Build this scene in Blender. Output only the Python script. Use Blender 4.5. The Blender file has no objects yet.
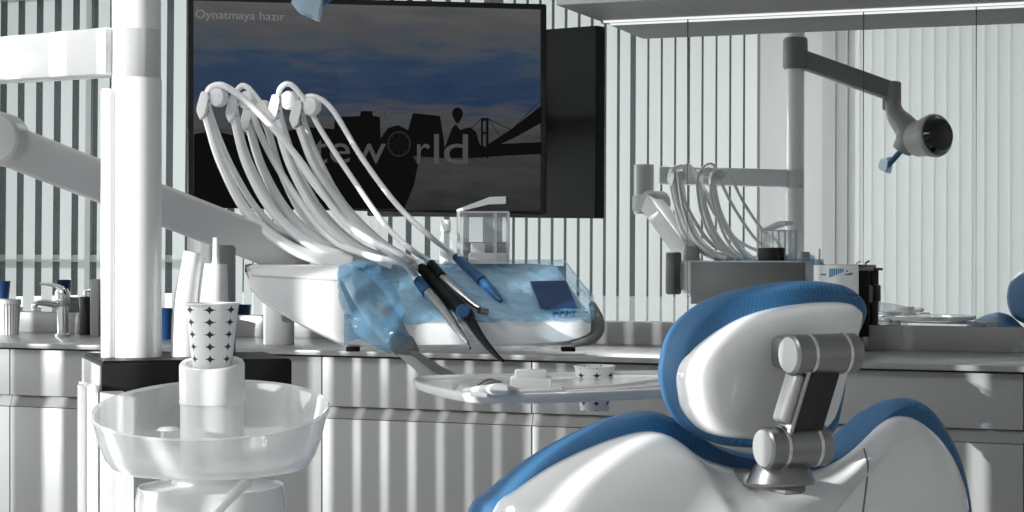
import bpy, bmesh, math, random
from mathutils import Vector, Matrix, noise
from mathutils.bvhtree import BVHTree

random.seed(7)
sc = bpy.context.scene
COL = sc.collection

# ------------------------------------------------------------------ camera
F = 1828.0                       # focal length in pixels of a 1024 wide frame
HZ = 242.0                       # horizon row
CAMH = 1.215
TH = math.atan(688.0 / F)        # the wall normal vanishes at column 1200
S, C = math.sin(TH), math.cos(TH)
CR = Vector((C, S, 0)); CF = Vector((-S, C, 0)); CU = Vector((0, 0, 1))
CAM = Vector((0, 0, CAMH))
cd = bpy.data.cameras.new('camera'); cam = bpy.data.objects.new('camera', cd); COL.objects.link(cam)
cam.location = CAM; cam.rotation_euler = (math.pi / 2, 0, TH)
cd.sensor_width = 36.0; cd.lens = F / 1024.0 * 36.0; cd.shift_y = -(256 - HZ) / 1024.0
cd.clip_start = 0.05; cd.clip_end = 200
sc.camera = cam

# ------------------------------------------------------------------ world, sun, lights, exposure
w = bpy.data.worlds.new('world'); sc.world = w; w.use_nodes = True
w.node_tree.nodes['Background'].inputs[0].default_value = (0.86, 0.93, 1.0, 1)
w.node_tree.nodes['Background'].inputs[1].default_value = 0.03
SUN_H, SUN_E = math.radians(35), math.radians(10.5)
sd = bpy.data.lights.new('sun', 'SUN'); sun = bpy.data.objects.new('sun', sd); COL.objects.link(sun)
sdir = Vector((math.sin(SUN_H) * math.cos(SUN_E), math.cos(SUN_H) * math.cos(SUN_E), -math.sin(SUN_E)))
sun.rotation_euler = sdir.to_track_quat('-Z', 'Y').to_euler()
sd.energy = 6.6; sd.angle = math.radians(0.16); sd.color = (1, 0.99, 0.97)
XL_ = -10.2
def area(name, loc, sx, sy, power, rot=(0, 0, 0)):
    a = bpy.data.lights.new(name, 'AREA'); a.shape = 'RECTANGLE'; a.size = sx; a.size_y = sy; a.energy = power
    o = bpy.data.objects.new(name, a); COL.objects.link(o); o.location = loc; o.rotation_euler = rot
    return o
area('ceiling_fill_light', (-3.2, 0.7, 3.58), 1.2, 1.2, 105)  # unseen overhead lights, added as room fill
area('ceiling_fill_light', (-0.9, 0.3, 3.58), 1.2, 1.2, 3)
area('added_side_fill', (XL_ - 0.35, 2.2, 1.75), 1.8, 5.0, 300, (0, -math.pi / 2, 0))  # soft fill from the left, added outside an unseen window
sc.view_settings.view_transform = 'Standard'; sc.view_settings.look = 'None'
sc.view_settings.gamma = 1; sc.view_settings.use_curve_mapping = False
sc.view_settings.exposure = 0.0
sc.cycles.caustics_reflective = False; sc.cycles.caustics_refractive = False
sc.cycles.max_bounces = 10; sc.cycles.transparent_max_bounces = 24
sc.cycles.use_denoising = True

# ------------------------------------------------------------------ geometry helpers
def ray(px, py):
    return CF + CR * ((px - 512) / F) + CU * ((HZ - py) / F)
def W(px, py, z):
    return CAM + ray(px, py) * z
def hit(px, py, p0, n):
    d = ray(px, py); return CAM + d * ((p0 - CAM).dot(n) / d.dot(n))
def hz(px, h, py):                # point at height h seen at a pixel
    return hit(px, py, Vector((0, 0, h)), CU)
def onY(px, py, y):
    return hit(px, py, Vector((0, y, 0)), Vector((0, 1, 0)))

def crom(pts, n=6, closed=False):
    pts = [Vector(p) for p in pts]; out = []; L = len(pts)
    rng = range(L) if closed else range(L - 1)
    for i in rng:
        if closed:
            p0, p1, p2, p3 = pts[(i - 1) % L], pts[i], pts[(i + 1) % L], pts[(i + 2) % L]
        else:
            p1, p2 = pts[i], pts[i + 1]
            p0 = pts[i - 1] if i else p1 * 2 - p2
            p3 = pts[i + 2] if i + 2 < L else p2 * 2 - p1
        for k in range(n):
            t = k / n
            out.append(0.5 * ((2 * p1) + (p2 - p0) * t + (2 * p0 - 5 * p1 + 4 * p2 - p3) * t * t + (3 * p1 - p0 - 3 * p2 + p3) * t ** 3))
    if not closed: out.append(pts[-1])
    return out
def lerp_list(vals, n):
    out = []
    for i in range(len(vals) - 1):
        for k in range(n): out.append(vals[i] + (vals[i + 1] - vals[i]) * k / n)
    out.append(vals[-1]); return out

def loft(bm, rings, cap0=True, cap1=True, closed=True):
    vr = [[bm.verts.new(p) for p in r] for r in rings]
    n = len(rings[0])
    for a, b in zip(vr[:-1], vr[1:]):
        for i in range(n if closed else n - 1):
            j = (i + 1) % n
            try: bm.faces.new((a[i], a[j], b[j], b[i]))
            except ValueError: pass
    if cap0 and n > 2: bm.faces.new(list(reversed(vr[0])))
    if cap1 and n > 2: bm.faces.new(vr[-1])
    return vr
def tube(bm, pts, r, seg=10, sm=6, flat=None, caps=True):
    """round tube through pts; r a number or one radius per point; flat=(side vector, ratio) squashes it"""
    rs = r if isinstance(r, (list, tuple)) else [r] * len(pts)
    P = crom(pts, sm) if sm > 1 else [Vector(p) for p in pts]
    R = lerp_list(rs, sm) if sm > 1 else list(rs)
    rings = []; up = None
    for i, p in enumerate(P):
        t = (P[min(i + 1, len(P) - 1)] - P[max(i - 1, 0)]).normalized()
        if flat is not None:
            u = (flat[0] - t * flat[0].dot(t)).normalized(); k = flat[1]
        else:
            if up is None: up = Vector((0, 0, 1)) if abs(t.z) < 0.9 else Vector((1, 0, 0))
            u = (up - t * up.dot(t)).normalized(); up = u; k = 1.0
        v = t.cross(u)
        rings.append([p + u * (math.cos(a) * R[i]) + v * (math.sin(a) * R[i] * k) for a in [2 * math.pi * q / seg for q in range(seg)]])
    loft(bm, rings, caps, caps)
def lathe(bm, o, axis, prof, seg=32, caps=(True, True), arc=None):
    """prof: list of (radius, distance along axis)"""
    ax = Vector(axis).normalized(); h = Vector((1, 0, 0)) if abs(ax.x) < 0.8 else Vector((0, 1, 0))
    u = (h - ax * h.dot(ax)).normalized(); v = ax.cross(u); o = Vector(o)
    rings = [[o + ax * d + (u * math.cos(2 * math.pi * q / seg) + v * math.sin(2 * math.pi * q / seg)) * max(r, 1e-5) for q in range(seg)] for r, d in prof]
    loft(bm, rings, *caps)
def box(bm, c, size, R=Vector((1, 0, 0)), Fw=Vector((0, 1, 0)), U=Vector((0, 0, 1)), bev=0.0, seg=2):
    b = bmesh.new(); c = Vector(c)
    vs = {}
    for i in (-1, 1):
        for j in (-1, 1):
            for k in (-1, 1):
                vs[i, j, k] = b.verts.new(c + R * (i * size[0] / 2) + Fw * (j * size[1] / 2) + U * (k * size[2] / 2))
    for f in (((-1,-1,-1),(-1,1,-1),(1,1,-1),(1,-1,-1)), ((-1,-1,1),(1,-1,1),(1,1,1),(-1,1,1)), ((-1,-1,-1),(1,-1,-1),(1,-1,1),(-1,-1,1)),
              ((1,1,-1),(-1,1,-1),(-1,1,1),(1,1,1)), ((-1,1,-1),(-1,-1,-1),(-1,-1,1),(-1,1,1)), ((1,-1,-1),(1,1,-1),(1,1,1),(1,-1,1))):
        b.faces.new([vs[q] for q in f])
    if bev > 0:
        bmesh.ops.bevel(b, geom=list(b.edges), offset=bev, segments=seg, profile=0.5, affect='EDGES')
    me = bpy.data.meshes.new('tmp'); b.to_mesh(me); b.free(); bm.from_mesh(me); bpy.data.meshes.remove(me)
def bx(bm, x0, x1, y0, y1, z0, z1, bev=0.0):
    box(bm, ((x0 + x1) / 2, (y0 + y1) / 2, (z0 + z1) / 2), (x1 - x0, y1 - y0, z1 - z0), bev=bev)
def prism(bm, poly, N, depth):
    """flat polygon of world points pushed along N"""
    loft(bm, [[Vector(p) for p in poly], [Vector(p) + N * depth for p in poly]])
def slab(bm, outline, Cc, N, prof):
    """outline scaled about Cc by s and moved along N by d for each (s, d)"""
    loft(bm, [[Cc + (p - Cc) * s + N * d for p in outline] for s, d in prof])

def wpos(o):
    v = Vector((0, 0, 0))
    while o is not None:
        v += o.location; o = o.parent
    return v
def obj(name, bm, mat, parent=None, loc=None, label=None, sharp=38, kind=None):
    """one mesh object; verts are given in world space"""
    bmesh.ops.recalc_face_normals(bm, faces=list(bm.faces))
    base = wpos(parent) if parent else Vector(loc if loc is not None else (0, 0, 0))
    for v in bm.verts: v.co -= base
    me = bpy.data.meshes.new(name); bm.to_mesh(me); bm.free()
    me.polygons.foreach_set('use_smooth', [True] * len(me.polygons))
    me.set_sharp_from_angle(angle=math.radians(sharp))
    o = bpy.data.objects.new(name, me); COL.objects.link(o)
    if mat: me.materials.append(mat)
    if parent: o.parent = parent
    else: o.location = base
    if label: o['label'] = label
    if kind: o['kind'] = kind
    return o
def thing(name, label, cat, loc, group=None):
    o = bpy.data.objects.new(name, None); COL.objects.link(o); o.location = loc
    o.empty_display_size = 0.05
    return tag(o, label, cat, group)
def tag(o, label, cat, group=None):
    o['label'] = label; o['category'] = cat
    if group: o['group'] = group
    return o
def struct(name, bm, mat):
    o = obj(name, bm, mat); o['kind'] = 'structure'; return o
def copy_tree(o, parent=None):
    c = o.copy(); COL.objects.link(c)
    if parent: c.parent = parent
    for ch in list(o.children): copy_tree(ch, c)
    return c
def text_bm(s, origin, R, U, height, depth=0.0, sx=1.0, extrude=0.0):
    cu = bpy.data.curves.new('t', 'FONT'); cu.body = s; cu.size = 1.0
    to = bpy.data.objects.new('t', cu); COL.objects.link(to)
    dg = bpy.context.evaluated_depsgraph_get(); me = bpy.data.meshes.new_from_object(to.evaluated_get(dg))
    bm = bmesh.new(); bm.from_mesh(me)
    xs = [v.co.x for v in bm.verts]; x0 = min(xs) if xs else 0
    for v in bm.verts:
        v.co = origin + R * ((v.co.x - x0) * height * sx) + U * (v.co.y * height)
    bpy.data.objects.remove(to); bpy.data.meshes.remove(me); bpy.data.curves.remove(cu)
    return bm

# ------------------------------------------------------------------ materials
def lin(v):
    v /= 255.0
    return v / 12.92 if v <= 0.04045 else ((v + 0.055) / 1.055) ** 2.4
def rgb(r, g=None, b=None):
    if g is None: g = b = r
    return (lin(r), lin(g), lin(b), 1)
def mat(name, col, rough=0.4, metal=0.0, coat=0.0, spec=0.5, bump=None, var=None):
    m = bpy.data.materials.new(name); m.use_nodes = True; nt = m.node_tree; b = nt.nodes['Principled BSDF']
    b.inputs['Base Color'].default_value = col; b.inputs['Roughness'].default_value = rough
    b.inputs['Metallic'].default_value = metal; b.inputs['Coat Weight'].default_value = coat
    b.inputs['Specular IOR Level'].default_value = spec
    tc = nt.nodes.new('ShaderNodeTexCoord')
    n = nt.nodes.new('ShaderNodeTexNoise'); nt.links.new(tc.outputs['Object'], n.inputs['Vector'])
    n.inputs['Scale'].default_value = (var or (30, 0))[0]; n.inputs['Detail'].default_value = 3
    if var and var[1]:
        mx = nt.nodes.new('ShaderNodeMix'); mx.data_type = 'RGBA'
        mx.inputs[6].default_value = tuple(c * (1 - var[1]) for c in col[:3]) + (1,)
        mx.inputs[7].default_value = tuple(min(1, c * (1 + var[1])) for c in col[:3]) + (1,)
        nt.links.new(n.outputs['Fac'], mx.inputs[0]); nt.links.new(mx.outputs[2], b.inputs['Base Color'])
    if bump:
        n2 = nt.nodes.new('ShaderNodeTexNoise'); n2.inputs['Scale'].default_value = bump[0]; nt.links.new(tc.outputs['Object'], n2.inputs['Vector'])
        bp = nt.nodes.new('ShaderNodeBump'); bp.inputs['Strength'].default_value = bump[1]; bp.inputs['Distance'].default_value = 0.002
        nt.links.new(n2.outputs['Fac'], bp.inputs['Height']); nt.links.new(bp.outputs[0], b.inputs['Normal'])
    return m
def clear(name, col, opacity, rough=0.05, spec=0.6, bump=None, facing=0.0, folds=None):
    """thin see-through plastic or glass: part transparent, part glossy body"""
    m = mat(name, col, rough, spec=spec, bump=bump); nt = m.node_tree; b = nt.nodes['Principled BSDF']; out = nt.nodes['Material Output']
    tr = nt.nodes.new('ShaderNodeBsdfTransparent'); mx = nt.nodes.new('ShaderNodeMixShader')
    tr.inputs[0].default_value = tuple(0.35 * c + 0.65 for c in col[:3]) + (1,)
    if facing:
        lw = nt.nodes.new('ShaderNodeLayerWeight'); lw.inputs[0].default_value = 0.4
        ma = nt.nodes.new('ShaderNodeMath'); ma.operation = 'MULTIPLY_ADD'; ma.use_clamp = True
        nt.links.new(lw.outputs['Facing'], ma.inputs[0]); ma.inputs[1].default_value = facing; ma.inputs[2].default_value = opacity
        nt.links.new(ma.outputs[0], mx.inputs[0])
    elif folds:
        tc = nt.nodes.new('ShaderNodeTexCoord'); nn = nt.nodes.new('ShaderNodeTexNoise'); nn.inputs['Scale'].default_value = folds[0]; nn.inputs['Detail'].default_value = 5; nn.inputs['Distortion'].default_value = 1.2
        mp = nt.nodes.new('ShaderNodeMapping'); mp.inputs['Rotation'].default_value = (0.2, 0.7, 0.4); mp.inputs['Scale'].default_value = (1, 2.2, 0.8)
        nt.links.new(tc.outputs['Object'], mp.inputs[0]); nt.links.new(mp.outputs[0], nn.inputs['Vector'])
        mr = nt.nodes.new('ShaderNodeMapRange'); mr.inputs[1].default_value = 0.33; mr.inputs[2].default_value = 0.67; mr.inputs[3].default_value = folds[1]; mr.inputs[4].default_value = folds[2]
        nt.links.new(nn.outputs['Fac'], mr.inputs[0]); nt.links.new(mr.outputs[0], mx.inputs[0])
        for n_ in nt.nodes:
            if n_.type == 'BUMP': n_.inputs['Distance'].default_value = 0.012; nt.links.new(nn.outputs['Fac'], n_.inputs['Height'])
    else: mx.inputs[0].default_value = opacity
    nt.links.new(tr.outputs[0], mx.inputs[1]); nt.links.new(b.outputs[0], mx.inputs[2]); nt.links.new(mx.outputs[0], out.inputs[0])
    return m
def emit(name, col, strength):
    m = bpy.data.materials.new(name); m.use_nodes = True; nt = m.node_tree
    e = nt.nodes.new('ShaderNodeEmission'); e.inputs[0].default_value = col; e.inputs[1].default_value = strength
    nt.links.new(e.outputs[0], nt.nodes['Material Output'].inputs[0]); return m

M = {}
M['wall'] = mat('wall_paint', rgb(205), 0.7, var=(4, 0.03))
M['ceiling'] = mat('ceiling_paint', rgb(225), 0.8)
M['floor'] = mat('floor_vinyl', rgb(205), 0.35, var=(6, 0.05))
M['outside'] = mat('outside_paving', rgb(62), 0.8, var=(2, 0.2))
M['cab'] = mat('cabinet_laminate', rgb(152), 0.42, var=(3, 0.02))
M['cab_dark'] = mat('cabinet_underside', rgb(200), 0.5, var=(3, 0.02))
M['gap'] = mat('shadow_gap', rgb(70), 0.7)
M['rail'] = mat('finger_pull_rail', rgb(128), 0.45)
M['counter'] = mat('counter_quartz', rgb(140), 0.3, var=(60, 0.05))
M['white'] = mat('white_gloss', rgb(240), 0.18, coat=0.3)
M['matt'] = mat('white_satin', rgb(236), 0.4)
M['shell'] = mat('chair_shell', rgb(238), 0.16, coat=0.4)
M['arm'] = mat('arm_enamel', rgb(205), 0.4, bump=(400, 0.05))
M['lightgrey'] = mat('light_grey_plastic', rgb(200), 0.4)
M['grey'] = mat('grey_rubber', rgb(120), 0.5)
M['midgrey'] = mat('mid_grey_plastic', rgb(150), 0.45)
M['steel'] = mat('brushed_steel', rgb(200), 0.28, metal=1.0)
M['dsteel'] = mat('dark_steel', rgb(150), 0.33, metal=1.0)
M['satin'] = mat('satin_metal', rgb(190), 0.42, metal=0.6)
M['chrome'] = mat('chrome', rgb(235), 0.08, metal=1.0)
M['black'] = mat('black_plastic', rgb(18), 0.5, spec=0.2)
M['bgloss'] = mat('black_gloss', rgb(10), 0.12)
M['strap'] = mat('black_strap', rgb(40), 0.6, bump=(300, 0.3))
M['hose'] = mat('white_hose', rgb(242), 0.28, coat=0.2)
M['ghose'] = mat('grey_hose', rgb(110), 0.4)
M['blue'] = mat('blue_plastic', rgb(38, 84, 128), 0.35)
M['cupblue'] = mat('blue_cup', rgb(30, 70, 120), 0.4)
M['paper'] = mat('paper_white', rgb(240), 0.7)
M['screen'] = mat('unit_display', rgb(34, 62, 102), 0.15)
M['print'] = mat('blue_print', rgb(80, 150, 185), 0.6)
M['printgrey'] = mat('grey_print', rgb(110, 125, 135), 0.6)
M['glass'] = clear('clear_glass', (0.93, 0.95, 0.95, 1), 0.10, 0.02, facing=0.45)
M['bowl'] = clear('bowl_glass', (0.95, 0.96, 0.96, 1), 0.22, 0.05, facing=0.75)
M['frost'] = clear('frosted_plastic', (0.92, 0.93, 0.93, 1), 0.72, 0.3)
M['film'] = clear('blue_film', rgb(142, 195, 226), 0.38, 0.14, spec=0.9, bump=(35, 0.45), folds=(9, 0.15, 0.55))
M['bag'] = clear('blue_film_bag', rgb(142, 192, 222), 0.3, 0.12, spec=0.9, bump=(35, 0.35), folds=(8, 0.06, 0.32))
M['filmclear'] = clear('clear_blue_sleeve', rgb(190, 215, 230), 0.6, 0.12, spec=0.8, bump=(50, 0.5))
M['whip'] = clear('milky_arm_plastic', (0.93, 0.94, 0.945, 1), 0.93, 0.18)
M['pane'] = clear('window_pane', (0.9, 0.95, 0.95, 1), 0.06, 0.02)

def fabric():
    m = mat('blue_weave', rgb(58, 122, 176), 0.48, spec=0.5); nt = m.node_tree; b = nt.nodes['Principled BSDF']
    tc = nt.nodes.new('ShaderNodeTexCoord'); mp = nt.nodes.new('ShaderNodeMapping'); mp.inputs['Rotation'].default_value = (0.6, 0.5, 0.7)
    nt.links.new(tc.outputs['Object'], mp.inputs[0])
    ws = []
    for ax in ('X', 'Z'):
        wv = nt.nodes.new('ShaderNodeTexWave'); wv.bands_direction = ax; wv.inputs['Scale'].default_value = 170
        nt.links.new(mp.outputs[0], wv.inputs['Vector']); ws.append(wv)
    mu = nt.nodes.new('ShaderNodeMath'); mu.operation = 'MULTIPLY'
    nt.links.new(ws[0].outputs['Fac'], mu.inputs[0]); nt.links.new(ws[1].outputs['Fac'], mu.inputs[1])
    mx = nt.nodes.new('ShaderNodeMix'); mx.data_type = 'RGBA'; mx.inputs[6].default_value = rgb(36, 88, 132); mx.inputs[7].default_value = rgb(80, 138, 184)
    nt.links.new(mu.outputs[0], mx.inputs[0]); nt.links.new(mx.outputs[2], b.inputs['Base Color'])
    bp = nt.nodes.new('ShaderNodeBump'); bp.inputs['Strength'].default_value = 0.35; bp.inputs['Distance'].default_value = 0.002
    nt.links.new(mu.outputs[0], bp.inputs['Height']); nt.links.new(bp.outputs[0], b.inputs['Normal'])
    return m
M['fabric'] = fabric()
def mirror_mat():
    m = bpy.data.materials.new('mirror_silvering'); m.use_nodes = True; nt = m.node_tree
    g = nt.nodes.new('ShaderNodeBsdfGlossy'); g.inputs[0].default_value = (0.91, 0.935, 0.93, 1); g.inputs['Roughness'].default_value = 0.0
    nt.links.new(g.outputs[0], nt.nodes['Material Output'].inputs[0]); return m
M['mirror'] = mirror_mat()
def slat_mat():
    m = mat('blind_fabric', rgb(225), 0.8, bump=(200, 0.1)); nt = m.node_tree; b = nt.nodes['Principled BSDF']
    t = nt.nodes.new('ShaderNodeBsdfTranslucent'); t.inputs[0].default_value = (0.76, 0.785, 0.785, 1)
    mx = nt.nodes.new('ShaderNodeMixShader'); mx.inputs[0].default_value = 0.55
    nt.links.new(b.outputs[0], mx.inputs[1]); nt.links.new(t.outputs[0], mx.inputs[2])
    nt.links.new(mx.outputs[0], nt.nodes['Material Output'].inputs[0]); return m
M['slat'] = slat_mat()
def star_mat(rows_z0, pitch, cols, rr):
    """white paper printed with dark four-pointed stars round the cup"""
    m = mat('star_paper', rgb(240), 0.6); nt = m.node_tree; b = nt.nodes['Principled BSDF']
    tc = nt.nodes.new('ShaderNodeTexCoord'); sp = nt.nodes.new('ShaderNodeSeparateXYZ'); nt.links.new(tc.outputs['Object'], sp.inputs[0])
    def mth(op, a, bb=None, c=None):
        n = nt.nodes.new('ShaderNodeMath'); n.operation = op
        for i, v in enumerate((a, bb, c)):
            if v is None: continue
            if isinstance(v, (int, float)): n.inputs[i].default_value = v
            else: nt.links.new(v, n.inputs[i])
        return n.outputs[0]
    ang = mth('ARCTAN2', sp.outputs['Y'], sp.outputs['X'])
    u = mth('MULTIPLY', mth('SUBTRACT', mth('FRACT', mth('MULTIPLY_ADD', ang, cols / (2 * math.pi), 10.77)), 0.5), 2 * math.pi * rr / cols)
    v = mth('MULTIPLY', mth('SUBTRACT', mth('FRACT', mth('MULTIPLY', mth('SUBTRACT', sp.outputs['Z'], rows_z0), 1 / pitch)), 0.5), pitch)
    k = mth('ADD', mth('SQRT', mth('MULTIPLY', mth('ABSOLUTE', u), 0.85)), mth('SQRT', mth('MULTIPLY', mth('ABSOLUTE', v), 1.25)))
    f = mth('LESS_THAN', k, 0.102)
    mx = nt.nodes.new('ShaderNodeMix'); mx.data_type = 'RGBA'; mx.inputs[6].default_value = rgb(242); mx.inputs[7].default_value = rgb(45)
    nt.links.new(f, mx.inputs[0]); nt.links.new(mx.outputs[2], b.inputs['Base Color']); return m

# ------------------------------------------------------------------ room
MY, WY = 5.4, -2.2               # mirror wall, window wall
XL, XR, ZC = -10.2, 3.2, 3.65
b = bmesh.new(); bx(b, XL, XR, WY, MY + 0.12, -0.1, 0); struct('floor', b, M['floor'])
b = bmesh.new(); bx(b, XL, XR, WY, MY + 0.12, ZC, ZC + 0.1); struct('ceiling', b, M['ceiling'])
b = bmesh.new(); bx(b, XL, XR, MY + 0.03, MY + 0.12, 0, ZC); struct('wall_back', b, M['wall'])
b = bmesh.new()
for y0, y1, z0, z1 in ((WY - .2, MY + .12, 0, .85), (WY - .2, MY + .12, 2.65, ZC), (WY - .2, -.4, .85, 2.65), (4.8, MY + .12, .85, 2.65)): bx(b, XL - 0.1, XL, y0, y1, z0, z1)
struct('wall_left', b, M['wall'])
b = bmesh.new()
for y0, y1, z0, z1 in ((-.4, 4.8, .85, .9), (-.4, 4.8, 2.6, 2.65), (-.4, -.35, .85, 2.65), (4.75, 4.8, .85, 2.65), (2.18, 2.22, .85, 2.65)): bx(b, XL - .08, XL - .03, y0, y1, z0, z1)
wf = obj('window_4', b, M['midgrey']); wf['kind'] = 'structure'  # unseen side window, added to let the left fill light in
b = bmesh.new(); bx(b, XL - .058, XL - .052, -.35, 4.75, .9, 2.6); obj('glass', b, M['pane'], wf)
b = bmesh.new(); bx(b, XR, XR + 0.1, WY, MY + 0.12, 0, ZC); struct('wall_right', b, M['wall'])
WIN = [(-9.8, -7.72, 0.73), (-7.55, -2.98, 0.04), (-2.5, 2.9, 0.04)]
HEAD = 3.45
b = bmesh.new()
bx(b, XL, XR, WY - 0.2, WY, HEAD, ZC)
xs = [XL] + [v for q in WIN for v in q[:2]] + [XR]
for i in range(0, len(xs), 2): bx(b, xs[i], xs[i + 1], WY - 0.2, WY, 0, HEAD)
for x0, x1, z0 in WIN: bx(b, x0, x1, WY - 0.2, WY, 0, z0)
struct('wall_front', b, M['wall'])
for k, (x0, x1, z0) in enumerate(WIN):
    b = bmesh.new()
    t = 0.05
    for (a0, a1, c0, c1) in ((x0, x0 + t, z0, HEAD), (x1 - t, x1, z0, HEAD), (x0, x1, z0, z0 + t), (x0, x1, HEAD - t, HEAD)) + (((x0, x1, 1.16, 1.22),) if k == 0 else ()):
        bx(b, a0, a1, WY - 0.17, WY - 0.11, c0, c1)
    nmul = 2 if k == 0 else 1
    for q in range(1, nmul):
        xm = x0 + (x1 - x0) * q / nmul; bx(b, xm - 0.02, xm + 0.02, WY - 0.17, WY - 0.11, z0, HEAD)
    wf = obj('window_%d' % (k + 1), b, M['midgrey']); wf['kind'] = 'structure'
    b = bmesh.new(); bx(b, x0 + t, x1 - t, WY - 0.143, WY - 0.137, z0 + t, HEAD - t)
    obj('glass', b, M['pane'], wf)
b = bmesh.new(); bx(b, -40, 30, -60, WY - 0.2, -0.3, -0.02); g = struct('ground_outside', b, M['outside'])

# vertical blinds hung inside the three windows (seen in the mirror)
def blind(label, x0, x1, z0, spans):
    t = thing('vertical_blind', label, 'blind', ((x0 + x1) / 2, WY + 0.06, z0), 'vertical blinds at the windows')
    b = bmesh.new(); bx(b, x0 - 0.05, x1 + 0.05, WY + 0.02, WY + 0.11, HEAD + 0.02, HEAD + 0.08); obj('headrail', b, M['lightgrey'], t)
    b = bmesh.new()
    for (a, e, pitch, wid, tilt) in spans:
        x = a
        while x + wid < e + 1e-6:
            an = math.radians(tilt + random.uniform(-3, 3)); R = Vector((math.cos(an), math.sin(an), 0)); N = Vector((-math.sin(an), math.cos(an), 0))
            box(b, (x + wid / 2, WY + 0.065, (z0 + 0.0 + HEAD + 0.02) / 2), (wid, 0.0016, HEAD + 0.02 - z0), R, N)
            x += pitch
    obj('slat_curtain', b, M['slat'], t)
    return t
blind('white vertical blind with wide slats and dark gaps, beside the sink end', -9.8, -7.7, 0.70, [(-9.8, -7.7, 0.18, 0.113, 2)])
blind('white vertical blind with narrow gaps, mirrored beside the television', -7.56, -2.96, 0.03, [(-7.56, -7.25, 0.08, 0.085, 8), (-7.25, -6.62, 0.088, 0.077, 2), (-6.62, -5.86, 0.08, 0.085, 8), (-5.86, -4.95, 0.16, 0.112, 2), (-4.95, -3.9, 0.103, 0.082, 4), (-3.9, -2.96, 0.103, 0.089, 4)])
blind('pale vertical blind fully closed, mirrored behind the lamp', -2.52, 2.92, 0.03, [(-2.52, 2.95, 0.086, 0.1, 13)])

# ------------------------------------------------------------------ mirror wall, counter, cabinets
TILT = -math.radians(0.42)
CABZ = 1.897
SEAM = [-5.2, -3.2, -1.74, -1.462, -0.928, -0.604, 1.2]
names = ['clear frameless mirror panel above the sink', 'large frameless mirror panel behind the television',
         'narrow mirror strip beside the television edge', 'mirror panel reflecting the hoses and unit',
         'slim mirror panel reflecting the lamp head', 'wide mirror panel at right, reflecting dark chair']
for i in range(6):
    z1 = 2.6 if SEAM[i + 1] <= -1.73 else CABZ - 0.004
    g_ = 0.0006 if i not in (1, 2) else 0.0
    x0, x1 = SEAM[i] + (0 if i in (2,) else 0.0006), SEAM[i + 1] - (0 if i in (1,) else 0.0006)
    b = bmesh.new(); z0 = 0.972
    yb = lambda z: MY - math.tan(TILT) * (z - z0)
    f = [Vector((x0, yb(z0), z0)), Vector((x1, yb(z0), z0)), Vector((x1, yb(z1), z1)), Vector((x0, yb(z1), z1))]
    prism(b, f, Vector((0, 1, 0)), 0.012)
    tag(obj('mirror_panel', b, M['mirror'], loc=(x0, MY, z0)), names[i], 'mirror', 'mirror panels on the back wall')
b = bmesh.new()
for x in SEAM[3:6]: bx(b, x - 0.0008, x + 0.0008, MY + 0.002, MY + 0.02, 0.972, CABZ)
struct('trim_1', b, M['gap'])
b = bmesh.new(); bx(b, -5.2, 1.2, MY - 0.02, MY + 0.03, 0.90, 0.971, 0.002)
tag(obj('splashback', b, M['counter'], loc=(-2, MY, 0.9)), 'low grey upstand along the back of the counter', 'splashback')
b = bmesh.new(); bx(b, -5.2, 1.2, 4.785, MY + 0.03, 0.885, 0.90, 0.002)
tag(obj('worktop', b, M['counter'], loc=(-2, 5.1, 0.873)), 'long grey worktop running under the mirror wall', 'worktop')
CX = [-5.2, -4.42, -3.5, -3.06, -2.41, -1.755, -1.078, -0.42, 0.24, 1.2]
cl = ['grey base cabinet at the far end by the sink', 'grey base cabinet under the sink tap', 'grey base cabinet left of the white column', 'grey base cabinet half hidden by cuspidor bowl',
      'grey base cabinet below the instrument unit, sun stripes on it', 'grey base cabinet behind the white tray', 'grey base cabinet hidden behind headrest', 'grey base cabinet right of the chair back', 'grey base cabinet at right picture edge']
for i in range(len(CX) - 1):
    x0, x1 = CX[i], CX[i + 1]
    t = thing('base_cabinet', cl[i], 'cabinet', ((x0 + x1) / 2, 5.1, 0), 'base cabinets along the counter')
    b = bmesh.new(); bx(b, x0 + 0.001, x1 - 0.001, 4.84, MY + 0.02, 0.1, 0.884); obj('body', b, M['gap'], t)
    b = bmesh.new(); bx(b, x0 + 0.001, x1 - 0.001, 4.88, MY, 0, 0.1); obj('plinth', b, M['grey'], t)
    b = bmesh.new(); bx(b, x0 + 0.002, x1 - 0.002, 4.82, 4.84, 0.735, 0.878, 0.001); obj('drawer', b, M['cab'], t)
    b = bmesh.new()
    prism(b, [Vector((x0 + 0.001, 4.838, 0.732)), Vector((x0 + 0.001, 4.838, 0.70)), Vector((x0 + 0.001, 4.822, 0.70)), Vector((x0 + 0.001, 4.834, 0.732))], Vector((1, 0, 0)), x1 - x0 - 0.002)
    obj('finger_rail', b, M['rail'], t)
    b = bmesh.new(); bx(b, x0 + 0.002, x1 - 0.002, 4.82, 4.84, 0.105, 0.698, 0.001); obj('door', b, M['cab'], t)
UX = [-1.735, -1.462, -0.928, -0.604, 0.05, 1.2]
ul = ['narrow grey wall cabinet at the end nearest the television', 'grey wall cabinet over the mirrored hoses', 'slim grey wall cabinet over the mirrored lamp',
      'grey wall cabinet at upper right corner', 'grey wall cabinet beyond the right picture edge']
for i in range(5):
    x0, x1 = UX[i], UX[i + 1]
    t = thing('wall_cabinet', ul[i], 'cabinet', ((x0 + x1) / 2, 5.2, CABZ), 'wall cabinets above the mirror')
    b = bmesh.new(); bx(b, x0 + 0.0008, x1 - 0.0008, 4.99, MY + 0.03, CABZ, 2.6); obj('body', b, M['cab_dark'], t)
    b = bmesh.new(); bx(b, x0 + 0.0008, x1 - 0.0008, 4.968, 4.99, CABZ, 2.6, 0.001); obj('door', b, M['cab_dark'], t)
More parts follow.
